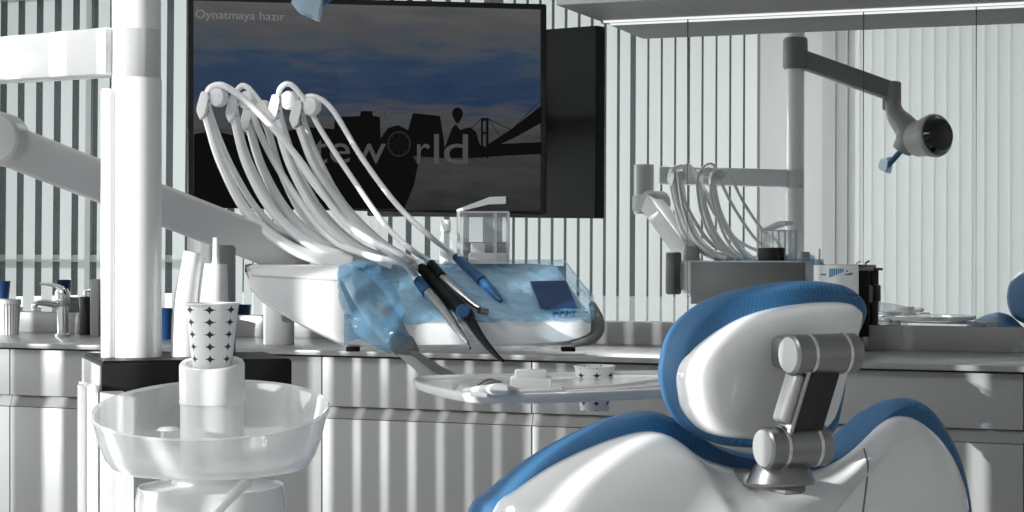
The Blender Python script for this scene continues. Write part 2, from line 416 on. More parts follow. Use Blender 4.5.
b = bmesh.new(); bx(b, -1.72, 1.2, MY - 0.034, MY - 0.018, CABZ - 0.006, CABZ - 0.001, 0.001)
tag(obj('light_strip', b, emit('led_strip', (1, 1, 1, 1), 1.0), loc=(-0.3, MY - 0.03, CABZ - 0.01)), 'thin glowing strip lamp under the wall cabinets', 'strip light')

# ------------------------------------------------------------------ television
TVP = W(545, 110, 5.43)
def tv(px, py, off=0.0): return hit(px, py, TVP - CF * off, CF)
TV = thing('television', 'big black television showing a dim skyline picture, hung before the mirror', 'television', W(367, 110, 5.47))
o4 = [tv(188, -5), tv(546.5, 4), tv(546, 215), tv(188, 207)]
b = bmesh.new()
prism(b, o4, CF, 0.045); bmesh.ops.bevel(b, geom=list(b.edges), offset=0.003, segments=2, affect='EDGES')
obj('case', b, M['black'], TV)
b = bmesh.new(); box(b, tv(367, 110) + CF * 0.085, (0.5, 0.08, 0.3), CR, CF, CU, 0.01); obj('rear_housing', b, M['black'], TV)
b = bmesh.new(); p = tv(420, 110) + CF * 0.12; tube(b, [p, Vector((p.x + 0.1, MY - 0.02, p.z))], 0.025, sm=1); obj('wall_bracket', b, M['black'], TV)
def screen_mat():
    m = bpy.data.materials.new('television_picture'); m.use_nodes = True; nt = m.node_tree; b_ = nt.nodes['Principled BSDF']
    uv = nt.nodes.new('ShaderNodeUVMap'); sp = nt.nodes.new('ShaderNodeSeparateXYZ'); nt.links.new(uv.outputs[0], sp.inputs[0])
    mp = nt.nodes.new('ShaderNodeMapping'); mp.inputs['Scale'].default_value = (2.0, 6.5, 1); mp.inputs['Rotation'].default_value = (0, 0, 0.25); nt.links.new(uv.outputs[0], mp.inputs[0])
    n = nt.nodes.new('ShaderNodeTexNoise'); n.inputs['Scale'].default_value = 3; n.inputs['Detail'].default_value = 6; nt.links.new(mp.outputs[0], n.inputs['Vector'])
    a = nt.nodes.new('ShaderNodeMath'); a.operation = 'MULTIPLY_ADD'; nt.links.new(n.outputs['Fac'], a.inputs[0]); a.inputs[1].default_value = 0.40; nt.links.new(sp.outputs['Y'], a.inputs[2])
    ad = nt.nodes.new('ShaderNodeMath'); ad.operation = 'SUBTRACT'; nt.links.new(a.outputs[0], ad.inputs[0]); ad.inputs[1].default_value = 0.20
    cr = nt.nodes.new('ShaderNodeValToRGB'); e = cr.color_ramp.elements
    stops = [(0.0, (38, 39, 41)), (0.20, (62, 62, 63)), (0.27, (52, 52, 53)), (0.38, (74, 71, 69)), (0.47, (76, 78, 84)), (0.56, (32, 56, 90)), (0.70, (42, 66, 96)), (0.80, (74, 82, 92)), (0.9, (86, 86, 88)), (1.0, (96, 96, 97))]
    e[0].position, e[0].color = stops[0][0], rgb(*stops[0][1]); e[1].position, e[1].color = stops[-1][0], rgb(*stops[-1][1])
    for p_, c_ in stops[1:-1]: q = e.new(p_); q.color = rgb(*c_)
    nt.links.new(ad.outputs[0], cr.inputs[0])
    b_.inputs['Base Color'].default_value = (0.004, 0.004, 0.004, 1); b_.inputs['Roughness'].default_value = 0.12; b_.inputs['Specular IOR Level'].default_value = 0.25
    nt.links.new(cr.outputs[0], b_.inputs['Emission Color']); b_.inputs['Emission Strength'].default_value = 0.68
    return m
b = bmesh.new(); q = [tv(193.5, 208, .001), tv(540.5, 211, .001), tv(540.5, 9.5, .001), tv(193.5, 0.5, .001)]
fc = b.faces.new([b.verts.new(p) for p in q]); uvl = b.loops.layers.uv.new('UVMap')
for l, u in zip(fc.loops, ((0, 0), (1, 0), (1, 1), (0, 1))): l[uvl].uv = u
scr = obj('screen', b, screen_mat(), TV)
pd = emit('picture_dark', rgb(17, 17, 18), 0.8); pl = emit('picture_letter', rgb(82, 82, 82), 0.8); pm = emit('picture_mid', rgb(40, 40, 41), 0.8); pcap = emit('picture_caption', rgb(130, 130, 130), 0.8)
def poly(bm, pts, off):
    bm.faces.new([bm.verts.new(tv(x, y, off)) for x, y in pts])
b = bmesh.new()
poly(b, [(194, 208), (194, 134), (215, 131), (240, 137), (262, 128), (275, 133), (310, 127), (334, 129), (335, 117), (360, 116), (361, 111), (372, 111), (373, 116), (380, 117), (381, 152), (400, 153), (412, 155), (418, 165), (414, 185), (404, 209)], .002)  # city mass; its rounded right end paints in a dark screen reflection
poly(b, [(380, 152), (381, 138), (388, 128), (398, 125), (408, 130), (412, 116), (413, 113), (440, 116), (443, 134), (446, 158), (412, 156)], .002)
poly(b, [(446, 158), (444, 150), (452, 128), (456, 124), (460, 130), (470, 127), (476, 132), (480, 145), (488, 148), (500, 144), (541, 142), (541, 154), (500, 156), (470, 158)], .002)
poly(b, [(481, 158), (481, 118), (483, 118), (483, 158)], .0022); poly(b, [(486, 158), (486, 118), (488.5, 118), (488.5, 158)], .0022)
poly(b, [(481, 121), (481, 118), (488, 118), (488, 121)], .0024); poly(b, [(481, 134), (481, 132), (488, 132), (488, 134)], .0024)
poly(b, [(487, 150), (487, 145), (510, 130), (541, 106), (541, 123), (514, 138)], .0022)
for (x0, y0, x1, y1) in ((488, 119, 512, 130), (481, 119, 470, 130), (488, 119, 500, 136), (515, 126, 541, 100)):
    poly(b, [(x0, y0 - .4), (x1, y1 - .4), (x1, y1 + .4), (x0, y0 + .4)], .0026)
poly(b, [(457.5 + 5.5 * math.cos(a), 113.5 + 6 * math.sin(a)) for a in [k * math.pi / 8 for k in range(16)]], .0024)
poly(b, [(452.5, 116), (462.5, 116), (459, 123), (456, 123)], .0026)
for k in range(26):
    x, y = 372 + random.random() * 36, 110 + random.random() * 16
    poly(b, [(x, y), (x + 1.1, y + .3), (x + .4, y + .9)], .0024)
obj('skyline', b, pd, scr)
b = bmesh.new()
for a in range(24):
    a0, a1 = a * math.pi / 12, (a + 1) * math.pi / 12
    cx, cy = 399, 144
    poly(b, [(cx + 12 * math.cos(a0), cy + 13 * math.sin(a0)), (cx + 12 * math.cos(a1), cy + 13 * math.sin(a1)), (cx + 10 * math.cos(a1), cy + 11 * math.sin(a1)), (cx + 10 * math.cos(a0), cy + 11 * math.sin(a0))], .003)
    if a % 3 == 0: poly(b, [(cx, cy), (cx + 11 * math.cos(a0), cy + 12 * math.sin(a0)), (cx + 11 * math.cos(a0 + .06), cy + 12 * math.sin(a0 + .06))], .003)
obj('ferris_wheel', b, pm, scr)
b = bmesh.new()
mpp = 5.43 / F
for ch, x, wid, base in (('t', 315, 12, 163), ('e', 330, 20, 163), ('w', 352, 34, 163), ('r', 417, 13, 163.5), ('l', 434, 5, 163.5), ('d', 444, 24, 163.5)):
    hgt = 43 * mpp
    tb = text_bm(ch, Vector((0, 0, 0)), Vector((1, 0, 0)), Vector((0, 1, 0)), 1.0)
    ww = max(v.co.x for v in tb.verts)
    tb.free()
    tb = text_bm(ch, tv(x, base, .0035), CR, CU, hgt, sx=wid * mpp / (ww * hgt))
    obj('letter', tb, pl, scr)
tb = text_bm('Oynatmaya haz\u0131r', tv(195.5, 18, .0035), (tv(200, 16) - tv(190, 15.7)).normalized(), CU, 12.2 * mpp, sx=1.08)
ww = max(v.co.x for v in tb.verts)
obj('caption', tb, pcap, scr)

# ------------------------------------------------------------------ column with arms
colp = W(136.5, 355, 3.12); colp.z = 0
CZ = lambda y, z=3.12: CAMH - (y - HZ) * z / F
ST = thing('support_column', 'tall white round column standing behind the cuspidor', 'column', colp)
b = bmesh.new(); lathe(b, colp, CU, [(0.0412, 0.9), (0.0412, 2.3), (0.03, 2.31)], 40); obj('pole', b, M['white'], ST)
bz = CZ(357)
c2 = W(137, 300, 3.12); c2.z = 0
b = bmesh.new(); lathe(b, c2, CU, [(0.0415, bz), (0.0415, CZ(80)), (0.0411, CZ(79.6))], 48); obj('sleeve', b, M['white'], ST)
c3 = W(109, 300, 3.10); c3.z = 0
b = bmesh.new(); lathe(b, c3, CU, [(0.0135, bz), (0.0135, CZ(92)), (0.0115, CZ(90))], 28); obj('conduit', b, M['white'], ST, label='slim white conduit along its left side')
b = bmesh.new(); lathe(b, c2, CU, [(0.04, 0.0), (0.04, bz)], 40); obj('lower_post', b, M['white'], ST)
# horizontal arm, round joint and sloping arm that carry the instrument unit
UA = thing('carrier_arm', 'pale grey jointed arm carrying the instrument unit past the column', 'arm', W(-70, 135, 3.6))
b = bmesh.new()
pA, pB = W(122, 52, 3.12), W(-70, 66, 3.5)
box(b, (pA + pB) / 2, ((pB - pA).length, 0.07, 0.079), (pB - pA).normalized(), CU.cross((pB - pA).normalized()).normalized(), (pB - pA).normalized().cross(CU.cross((pB - pA).normalized())).normalized() * 1, 0.004)
obj('upper_beam', b, M['white'], UA)
b = bmesh.new(); lathe(b, Vector((colp.x, colp.y, W(131, 55, 3.12).z)) - CU * 0.042, CU, [(0.040, 0), (0.0412, .002), (0.0412, 0.084), (0.040, 0.086)], 40); obj('collar', b, M['white'], UA)
b = bmesh.new(); kn = W(-70, 95, 3.58); lathe(b, Vector((kn.x, kn.y, CZ(160, 3.6))), CU, [(0.045, 0), (0.045, 0.22)], 32); obj('elbow', b, M['arm'], UA)
jc = W(-6, 138, 3.62)
b = bmesh.new(); lathe(b, jc - CF * 0.02, CF, [(0.048, 0), (0.054, .006), (0.054, 0.09), (0.05, 0.095)], 48); obj('round_joint', b, M['arm'], UA)
b = bmesh.new(); box(b, jc - CR * .055 + CF * .04, (0.09, 0.05, 0.07), CR, CF, CU, 0.006); obj('joint_link', b, M['arm'], UA)
pA, pB = W(0, 142, 3.67), W(292, 256, 4.12)
d = (pB - pA).normalized(); sd_ = CF - d * CF.dot(d); sd_.normalize(); up_ = sd_.cross(d).normalized()
if up_.z < 0: up_ = -up_
b = bmesh.new(); box(b, (pA + pB) / 2, ((pB - pA).length, 0.075, 0.083), d, sd_, up_, 0.008, 3); obj('sloping_beam', b, M['arm'], UA)
b = bmesh.new(); lathe(b, Vector((pB.x, pB.y, pB.z - 0.07)), CU, [(0.03, 0), (0.042, .01), (0.042, 0.05), (0.03, 0.11)], 24); obj('end_knuckle', b, M['arm'], UA)

# ------------------------------------------------------------------ operating lamp on the column (mostly seen in the mirror)
LP = thing('operating_lamp', 'dental lamp on a dark arm with a blue film wrapped handle', 'lamp', colp + Vector((0, 0, 2.3)))
LC = W(425, -70, 2.9)            # head centre
top = Vector((colp.x, colp.y, 2.09))
b = bmesh.new(); lathe(b, top - CU * .06, CU, [(0.05, 0), (0.055, .01), (0.055, 0.13), (0.05, 0.14)], 32); obj('swivel_collar', b, M['grey'], LP)
elb = LC - CR * .14 + CU * .22
d = (elb - top).normalized(); sd_ = d.cross(CU).normalized(); up_ = sd_.cross(d)
b = bmesh.new(); box(b, (top + elb) / 2, ((elb - top).length, 0.05, 0.075), d, sd_, up_, 0.008); obj('spring_arm', b, M['grey'], LP)
b = bmesh.new(); box(b, (top + elb) / 2 - up_ * .043, ((elb - top).length * .92, 0.04, 0.012), d, sd_, up_, 0.003); obj('arm_cover', b, M['lightgrey'], LP)
b = bmesh.new(); box(b, elb - CU * .025, (0.07, 0.06, 0.13), CR, CF, CU, 0.01); obj('elbow', b, M['grey'], LP)
b = bmesh.new(); tube(b, [elb - CU * .05, elb + CR * .02 - CU * .11, LC - CR * .05 + CU * .02, LC - CR * .09 - CU * .05], [0.034, 0.042, 0.062, 0.045], 20); obj('neck', b, M['midgrey'], LP)
ax = (CR * .95 + CU * .08 + CF * .3).normalized()
b = bmesh.new(); lathe(b, LC - ax * .06, ax, [(0.03, 0), (0.06, .01), (0.078, .04), (0.084, .10), (0.092, .13), (0.096, .15), (0.092, .165), (0.088, .166)], 32, (True, True)); obj('lamp_head', b, M['midgrey'], LP)
b = bmesh.new(); lathe(b, LC + ax * .105, ax, [(0.086, 0), (0.07, .025), (0.0, .04)], 32); obj('lens', b, M['bgloss'], LP)
hp0, hp1 = W(368, -40, 2.9), W(304, 12, 2.88)
b = bmesh.new(); tube(b, [hp0, hp1], 0.013, 12, 1); hd = obj('handle', b, M['blue'], LP)
b = bmesh.new()
P = [W(x, y, 2.87) for x, y in ((291, 3), (298, 12), (319, 21), (324, -2), (326, -26), (300, -22))]
slab(b, P, sum(P, Vector()) / 6, CF, [(0.9, -0.012), (1.0, 0.0), (1.0, 0.02), (0.9, 0.035)])
obj('film_sleeve', b, M['filmclear'], hd)

# ------------------------------------------------------------------ cuspidor
CP = W(211, 412, 2.75); CPf = Vector((CP.x, CP.y, 0))
CU_ = thing('cuspidor', 'white cuspidor unit with a clear glass spittoon bowl and cup holder', 'cuspidor', CPf)
def HT(y, z=2.75): return CAMH - (y - HZ) * z / F
tiltk = math.tan(math.radians(8.6))
b = bmesh.new(); rings = []
hr = HT(412)
bprof = [(0.0, -.084), (0.11, -.086), (0.136, -.085), (0.147, -.079), (0.157, -.064), (0.167, -.036), (0.174, -.006), (0.1775, .0), (0.1785, .004), (0.176, .007), (0.171, .004), (0.163, -.03), (0.152, -.058), (0.140, -.071), (0.12, -.075), (0.0, -.075)]
for r, dz in bprof:
    ring = []
    for q in range(72):
        a = 2 * math.pi * q / 72; u, v = math.cos(a) * max(r, 1e-4), math.sin(a) * max(r, 1e-4)
        k = max(0, (dz + .086) / .086)
        ring.append(CPf + CR * u + CF * v + CU * (hr + dz + v * tiltk * k))
    rings.append(ring)
loft(b, rings); obj('spittoon_bowl', b, M['bowl'], CU_, label='clear glass bowl')
hp = W(212, 400, 2.78); hpf = Vector((hp.x, hp.y, 0))
b = bmesh.new(); lathe(b, hpf, CU, [(0.0478, HT(472, 2.78)), (0.0478, HT(402, 2.78)), (0.02, HT(402, 2.78))], 48); obj('pedestal', b, M['frost'], CU_)
b = bmesh.new(); zt = HT(362, 2.78)
lathe(b, hpf, CU, [(0.030, HT(403, 2.78)), (0.0495, HT(403, 2.78)), (0.0495, zt - .004), (0.047, zt), (0.040, zt - .001), (0.036, zt - .014), (0.033, zt - .02), (0.0, zt - .021)], 48)
for v in b.verts:
    if v.co.z > zt - .03: v.co.z += (v.co - hpf).dot(CF) * .17
obj('cup_holder', b, M['white'], CU_)
b = bmesh.new(); lathe(b, CPf, CU, [(0.10, 0), (0.107, .02), (0.112, HT(500)), (0.108, HT(485)), (0.06, HT(481)), (0.055, HT(474))], 48); obj('base_body', b, M['white'], CU_)
e0, e1, e2 = W(137, 450, 2.86), W(98, 450, 2.98), W(78, 450, 3.22)
for e in (e0, e1, e2): e.z = 0
zq = HT(392, 2.98)
b = bmesh.new(); prism(b, [e0, e1, e2, e2 + (e0 - e1)], CU, zq); bmesh.ops.bevel(b, geom=[e for e in b.edges if abs((e.verts[0].co - e.verts[1].co).z) > .5], offset=0.012, segments=3, affect='EDGES'); obj('side_body', b, M['white'], CU_)
dn = (e2 - e1).normalized()
for k, t_ in enumerate((.04, .62)):
    b = bmesh.new(); p = e1 + (e2 - e1) * t_ - CR * .006; box(b, p + CU * (zq * .5 + .012 * (1 - k)), (.012, .035, zq), Vector((-dn.y, dn.x, 0)), dn, CU, .004); obj('rail', b, M['white'], CU_)
# black fronted housing
b = bmesh.new(); R2 = (CR * math.cos(.28) - CF * math.sin(-.0)).normalized()
f0, f1 = W(102, 380, 3.0), W(292, 380, 3.06); R2 = (f1 - f0); R2.z = 0; L2 = R2.length; R2.normalize(); N2 = Vector((-R2.y, R2.x, 0))
l1 = W(84, 380, 3.22); N3 = (l1 - f0); N3.z = 0; D3 = N3.length; N3.normalize()
zt, zb = HT(361, 3.0), HT(430, 3.0)
poly_ = [Vector((p.x, p.y, zb)) for p in (f0, f1, f1 + N3 * D3 * .9, l1)]
prism(b, poly_, CU, zt - zb); bmesh.ops.bevel(b, geom=list(b.edges), offset=0.003, segments=2, affect='EDGES'); obj('housing', b, M['black'], CU_)
b = bmesh.new(); box(b, (f0 + l1) / 2 + Vector((0, 0, (zt + zb) / 2 - f0.z)) - Vector((-N3.y, N3.x, 0)) * -.002, (D3, .004, zt - zb), N3, Vector((-N3.y, N3.x, 0)), CU, .001); obj('end_panel', b, M['midgrey'], CU_, label='grey end panel')
b = bmesh.new(); box(b, (f0 + f1) / 2 + Vector((0, 0, (zt + zb) / 2 - f0.z)) - N2 * .002, (L2 - .002, 0.004, zt - zb - .004), R2, N2, CU, 0.001); obj('front_panel', b, M['black'], CU_, label='glossy black front panel')
b = bmesh.new(); tube(b, [W(247, 482, 2.62), W(232, 496, 2.6), W(205, 524, 2.58)], 0.0075, 12); obj('water_tube', b, M['frost'], CU_)
b = bmesh.new(); lathe(b, W(168, 430, 2.7), CU, [(0.018, 0), (0.012, .004), (0.0, .005)], 20); obj('drain', b, M['lightgrey'], CU_)

# paper cups
SM = star_mat(0.0065, 0.0186, 7, 0.037)
def paper_cup(label, loc, hgt=0.092):
    t = thing('paper_cup', label, 'cup', loc, None)
    b = bmesh.new(); lathe(b, loc, CU, [(0.0, .004), (0.0275, .004), (0.0275, 0), (0.029, 0), (0.0405, hgt), (0.0395, hgt), (0.0285, .006), (0.0, .006)], 48); obj('wall', b, SM, t)
    b = bmesh.new()
    bmr = [[Vector(loc) + Vector((math.cos(a) * (0.0408 + .0016 * math.cos(t_)), math.sin(a) * (0.0408 + .0016 * math.cos(t_)), hgt + .0016 * math.sin(t_))) for t_ in [k * math.pi / 4 for k in range(8)]] for a in [q * math.pi / 24 for q in range(49)]]
    loft(b, bmr, False, False); obj('rim', b, M['paper'], t)
    return t
paper_cup('white star-patterned paper cup standing on the cuspidor cup holder', Vector((hpf.x, hpf.y, HT(368.5, 2.78))), 0.0985)

# suction handpieces in white sleeves behind the cup
for px, y0, lean, sc_, lab in ((186, 252, 8, 1.0, 'broad white plastic sleeve bag over suction handpiece, left of pair'), (214, 264, 2, 1.15, 'slim white sleeved suction handpiece just above the paper cup')):
    p = W(px, 358, 3.13); base = Vector((p.x, p.y, zt))
    t = thing('suction_handpiece', lab, 'suction tube', base, 'sleeved suction handpieces')
    h_ = HT(y0, 3.13)
    b = bmesh.new(); tube(b, [base, base + Vector((0, 0, (h_ - zt) * .5)), base + CR * (lean / F * 3) + CU * (h_ - zt)], [0.026 * sc_, 0.022 * sc_, 0.017 * sc_], 18); obj('sleeve', b, M['matt'] if sc_ < 1.2 else M['frost'], t)
    if sc_ < 1.05: continue
    b = bmesh.new(); q = base + CR * (lean / F * 3) + CU * (h_ - zt); tube(b, [q - CU * .005, q + CU * .012, q + CU * .045], [0.008, 0.0055, 0.005], 12); obj('nozzle', b, M['white'], t)
p = W(222, 300, 3.24); b = bmesh.new(); lathe(b, Vector((p.x, p.y, zt)), CU, [(0.024, 0), (0.024, HT(248, 3.24) - zt), (0.02, HT(245, 3.24) - zt)], 32)
tag(obj('canister', b, M['midgrey'], loc=(p.x, p.y, zt)), 'grey cylinder standing behind the sleeved suction tubes', 'canister')

# ------------------------------------------------------------------ instrument unit
DA = TH + math.radians(4); DR = Vector((math.cos(DA), math.sin(DA), 0)); DF = Vector((-DR.y, DR.x, 0))
D0 = W(430, 300, 3.93)
def dv(px, py, off=0.0): return hit(px, py, D0 + DF * off, DF)
DU = thing('instrument_unit', 'white dental instrument unit wrapped in blue film with a small display', 'dental unit', Vector((D0.x, D0.y, 0.98)) + DF * .15)
hT = dv(430, 264, 0.22).z
lip = dv(430, 321, 0).z
def station(px, yb, yl, yt, o1, back=0.3):
    """profile at a column: bottom row, lip row, top row, offset where the top starts"""
    base = dv(px, 300); u = Vector((base.x, base.y, 0))
    zb_, zl_, zt_ = dv(px, yb).z, dv(px, yl).z, dv(px, yt, o1).z
    P = [(back - .02, zb_), (.02, zb_), (.004, zb_ + .006), (0, zb_ + .02), (0, zl_ - .004), (.006, zl_), (o1 * .5, zl_ + (zt_ - zl_) * .5), (o1 - .01, zt_ - .003), (o1 + .01, zt_), (back - .015, zt_), (back, zt_ - .012), (back, zb_ + .02)]
    return [u + DF * o + CU * z for o, z in P]
sts = [station(245, 274, 270, 266, .06, .22), station(250, 290, 271, 265, .05, .26), station(262, 303, 273, 265, .05), station(300, 326, 275, 265, .05), station(338, 344, 278, 265, .06), station(352, 347, 312, 264, .18), station(372, 348, 322, 264, .21), station(450, 347.5, 322, 264, .22), station(540, 346, 320, 264, .22), station(566, 344, 320, 266, .22), station(578, 341, 320, 284, .2, .28), station(586, 338, 318, 298, .16, .26), station(591, 334, 317, 308, .1, .24)]
b = bmesh.new(); loft(b, sts); obj('body', b, M['white'], DU, sharp=30)
b = bmesh.new(); loft(b, [[p + DF * 0 for p in (dv(x, y, -.0015), dv(x, y + 1.1, -.0015), dv(x, y + 1.1, .01), dv(x, y, .01))] for x, y in ((252, 275), (300, 277.5), (338, 280))]); obj('lid_seam', b, M['lightgrey'], DU)
b = bmesh.new(); tube(b, [dv(592, 304, .10), dv(597, 318, .06), dv(597, 329, .03), dv(590, 338, .02), dv(572, 344, .015)], [0.008, 0.014, 0.017, 0.015, 0.008], 14); obj('bumper', b, M['grey'], DU, label='grey rubber bumper on the corner')
for px in (353, 568):
    b = bmesh.new(); c_ = dv(px, 349, .03); box(b, c_, (0.03, 0.03, 0.01), DR, DF, CU, 0.002); obj('foot', b, M['black'], DU)
# sloped top plane
sp0 = dv(450, 322, .006); sp1 = dv(450, 264, .21)
SN = (sp1 - sp0).cross(DR).normalized()
if SN.z < 0: SN = -SN
def sl(px, py, off=0.0): return hit(px, py, sp0 + SN * off, SN)
def nz(p, k=14, a=.004): return noise.noise(p * k) * a
# film
b = bmesh.new(); rows = []
for i in range(60):
    px = 344 + i * (594 - 344) / 59
    wav = 5 * noise.noise(Vector((px * .05, 3, 1))) + 3 * noise.noise(Vector((px * .13, 8, 1)))
    yl = 322 + wav + (26 * max(0, 1 - (px - 344) / 50)) - max(0, px - 575) * .2
    top_y = 263 if px < 566 else 263 + (px - 566) * 1.35
    row = []
    for j in range(16):
        t = j / 15
        if t < .25:
            p = dv(px, yl - (yl - 319) * t / .25, -.006)
        else:
            tt = (t - .25) / .75
            a0 = dv(px, 319, -.004); o1 = .215 if px < 566 else .215 - (px - 566) * .0036
            p1 = dv(px, top_y, o1) + CU * .006
            if tt < .8: p = a0 + (p1 - a0) * (tt / .8) + SN * (.005 + .003 * math.sin(math.pi * tt / .8))
            else: p = p1 + DF * ((tt - .8) / .2 * .07)
        row.append(p + (SN * .7 - DF * .3) * (noise.noise(Vector((px * .06, j * .5, 2))) * .004 + noise.noise(Vector((px * .2, j * .9, 7))) * .002 + .002))
    rows.append(row)
loft(b, rows, False, False, closed=False); obj('protective_film', b, M['film'], DU, label='crinkled blue see-through film')
b = bmesh.new(); prism(b, [sl(530, 281, .0205), sl(566, 280.5, .0205), sl(577, 307, .0205), sl(541, 308.5, .0205)], -SN, .012); obj('display', b, M['screen'], DU, label='dark blue display')
for k, px in enumerate((553.5, 559.5, 566, 573.5)):
    b = bmesh.new(); c_ = sl(px, 314 - k * .3, .016); box(b, c_, (.009 if k < 3 else .005, .006, .012), DR, SN.cross(DR), SN, .001); obj('button', b, M['blue'], DU)
# handle with film bag
b = bmesh.new()
HP = [(352, 276, 3.85), (368, 296, 3.80), (385, 322, 3.73), (400, 343, 3.70)]
tube(b, [W(*p) for p in HP], [.024, .034, .033, .025], 16, flat=(CR, .45)); hnd = obj('handle', b, M['midgrey'], DU, label='grey curved handle')
b = bmesh.new(); tube(b, [W(394, 338, 3.70), W(404, 346, 3.69), W(414, 356, 3.69)], [.022, .026, .016], 16, flat=(CR, .55)); obj('handle_end', b, M['grey'], hnd)
b = bmesh.new()
o_ = [W(x, y, 3.68) for x, y in ((394, 352), (404, 352), (432, 366), (462, 379), (466, 381), (458, 382), (440, 381), (420, 374))]
prism(b, o_, CF, .03); obj('grip_blade', b, M['lightgrey'], hnd)
b = bmesh.new(); o_ = [W(x, y, 3.67) for x, y in ((408, 351), (414, 350), (442, 367), (467, 379.5), (463, 381), (452, 380.5), (432, 371))]
prism(b, o_, CF, .012); obj('grip_insert', b, M['grey'], hnd)
b = bmesh.new()
tube(b, [W(358, 266, 3.83), W(366, 290, 3.76), W(380, 322, 3.69), W(398, 348, 3.68)], [.040, .060, .058, .022], 40, sm=14, flat=(CR, .32))
for v in b.verts: v.co += Vector((noise.noise(v.co * 30), noise.noise(v.co * 30 + Vector((9, 0, 0))), noise.noise(v.co * 30 + Vector((0, 9, 0))))) * .006 + Vector((0, 0, 1)) * noise.noise(v.co * 70) * .003
obj('film_bag', b, M['bag'], DU, label='loose blue film bag over the handle')
# rear panel seen in the mirror
b = bmesh.new(); c_ = dv(448, 300, .303); box(b, Vector((c_.x, c_.y, 1.077)), (.55, .006, .165), DR, DF, CU, .002); obj('rear_panel', b, M['grey'], DU, label='dark rear panel')
b = bmesh.new(); c_ = dv(292, 300, .31); box(b, Vector((c_.x, c_.y, 1.115)), (.05, .05, .17), DR, DF, CU, .01); obj('arm_socket', b, M['grey'], DU)

# swing arms that carry the hoses: arm + clip + roller each
ARMS = [  # clip pixel, depth, arm path
    ((203, 101), 4.00, [(206, 116), (222, 165), (252, 218), (300, 252), (352, 262)], 4.06),
    ((232, 104), 4.02, [(234, 117), (247, 165), (276, 215), (318, 248), (366, 262)], 4.08),
    ((247, 113), 4.10, [(248, 122), (263, 170), (291, 217), (330, 248), (376, 263)], 4.12),
    ((274, 104), 4.02, [(276, 120), (292, 168), (320, 216), (356, 248), (392, 263)], 4.08),
    ((296, 110), 4.00, [(299, 126), (316, 168), (345, 210), (380, 244), (412, 264)], 4.08)]
for (cx, cy), z, path, z1 in ARMS:
    b = bmesh.new()
    n = len(path); pts = [W(x, y, z + (z1 - z) * i / (n - 1)) for i, (x, y) in enumerate(path)]
    tube(b, pts, [.0095, .0105, .012, .013, .014], 10, flat=(CR, 1.5)); arm = obj('hose_arm', b, M['whip'], DU)
    b = bmesh.new()
    P = [W(cx + x, cy + y, z - .018) for x, y in ((-2, -10), (5, -9), (6, -2), (3, 4), (2, 14), (-3, 19), (-7, 10), (-6, 4))]
    prism(b, P, CF, .036); bmesh.ops.bevel(b, geom=list(b.edges), offset=.002, segments=2, affect='EDGES'); obj('clip', b, M['white'], arm)
    b = bmesh.new(); lathe(b, W(cx + 12, cy - 4, z - .02), CR * .5 + CF * .85, [(.010, 0), (.019, .003), (.021, .008), (.019, .013), (.021, .018), (.019, .023), (.010, .026)], 28); obj('roller', b, M['frost'], arm)

# handpieces with their hoses
def handpiece(label, segs, hose, hr=.006, extra=None, hmat='hose'):
    """segs: list of (material, [(px,py,off,r)...]); hose: list of (px,py,z)"""
    base = sl(*segs[0][1][0][:3])
    t = thing('handpiece', label, 'handpiece', base, 'handpieces lying on the instrument unit')
    for nm, mt, pts in [(s[2], s[0], s[1]) for s in segs]:
        b = bmesh.new(); tube(b, [sl(x, y, o) for x, y, o, r in pts], [r for *_, r in pts], 14, 4); obj(nm, b, M[mt], t)
    b = bmesh.new(); st = sl(*segs[0][1][0][:3]); d0 = (st - sl(*segs[0][1][1][:3])).normalized()
    tube(b, [st - d0 * .01, st + d0 * .02] + [W(*h) for h in hose], hr, 10, 7); obj('hose', b, M[hmat], t)
    if extra: extra(t)
    return t
handpiece('steel straight handpiece with a navy collar, lowest of the five', [('blue', [(419, 281, .03, .013), (428, 293, .03, .0135)], 'collar'), ('steel', [(427, 291, .03, .0125), (441, 308, .03, .0125), (456, 328, .03, .009), (468, 343, .032, .004)], 'body'), ('dsteel', [(467, 342, .032, .003), (470, 349, .03, .0025)], 'tip')],
          [(395, 255, 3.95), (345, 222, 4.0), (298, 158, 4.0), (258, 112, 3.99), (228, 88, 3.98), (214, 86, 3.99), (207, 96, 4.01), (212, 120, 4.03), (232, 168, 4.05), (262, 215, 4.08), (304, 246, 4.1), (360, 260, 4.12)], .0075)
def knob(t):
    b = bmesh.new(); lathe(b, sl(463, 312, .054), SN * .5 - CF, [(.015, 0), (.0155, .006), (.013, .009), (0, .0095)], 24); obj('button', b, M['blue'], t, label='round blue button')
handpiece('thick black syringe handpiece with a round blue button and curved tip', [('black', [(421, 268, .038, .012), (430, 276, .038, .014), (452, 299, .036, .0165), (466, 314, .034, .0165), (470, 320, .034, .012)], 'body'), ('black', [(468, 317, .034, .012), (480, 336, .034, .009), (494, 353, .032, .006), (503, 361, .03, .0035)], 'nozzle')],
          [(402, 256, 3.93), (360, 232, 4.0), (318, 190, 4.02), (284, 138, 4.02), (258, 100, 4.01), (245, 86, 4.01), (237, 92, 4.02), (236, 112, 4.04), (249, 160, 4.08), (277, 210, 4.1), (318, 243, 4.12), (372, 262, 4.14)], .0065, knob)
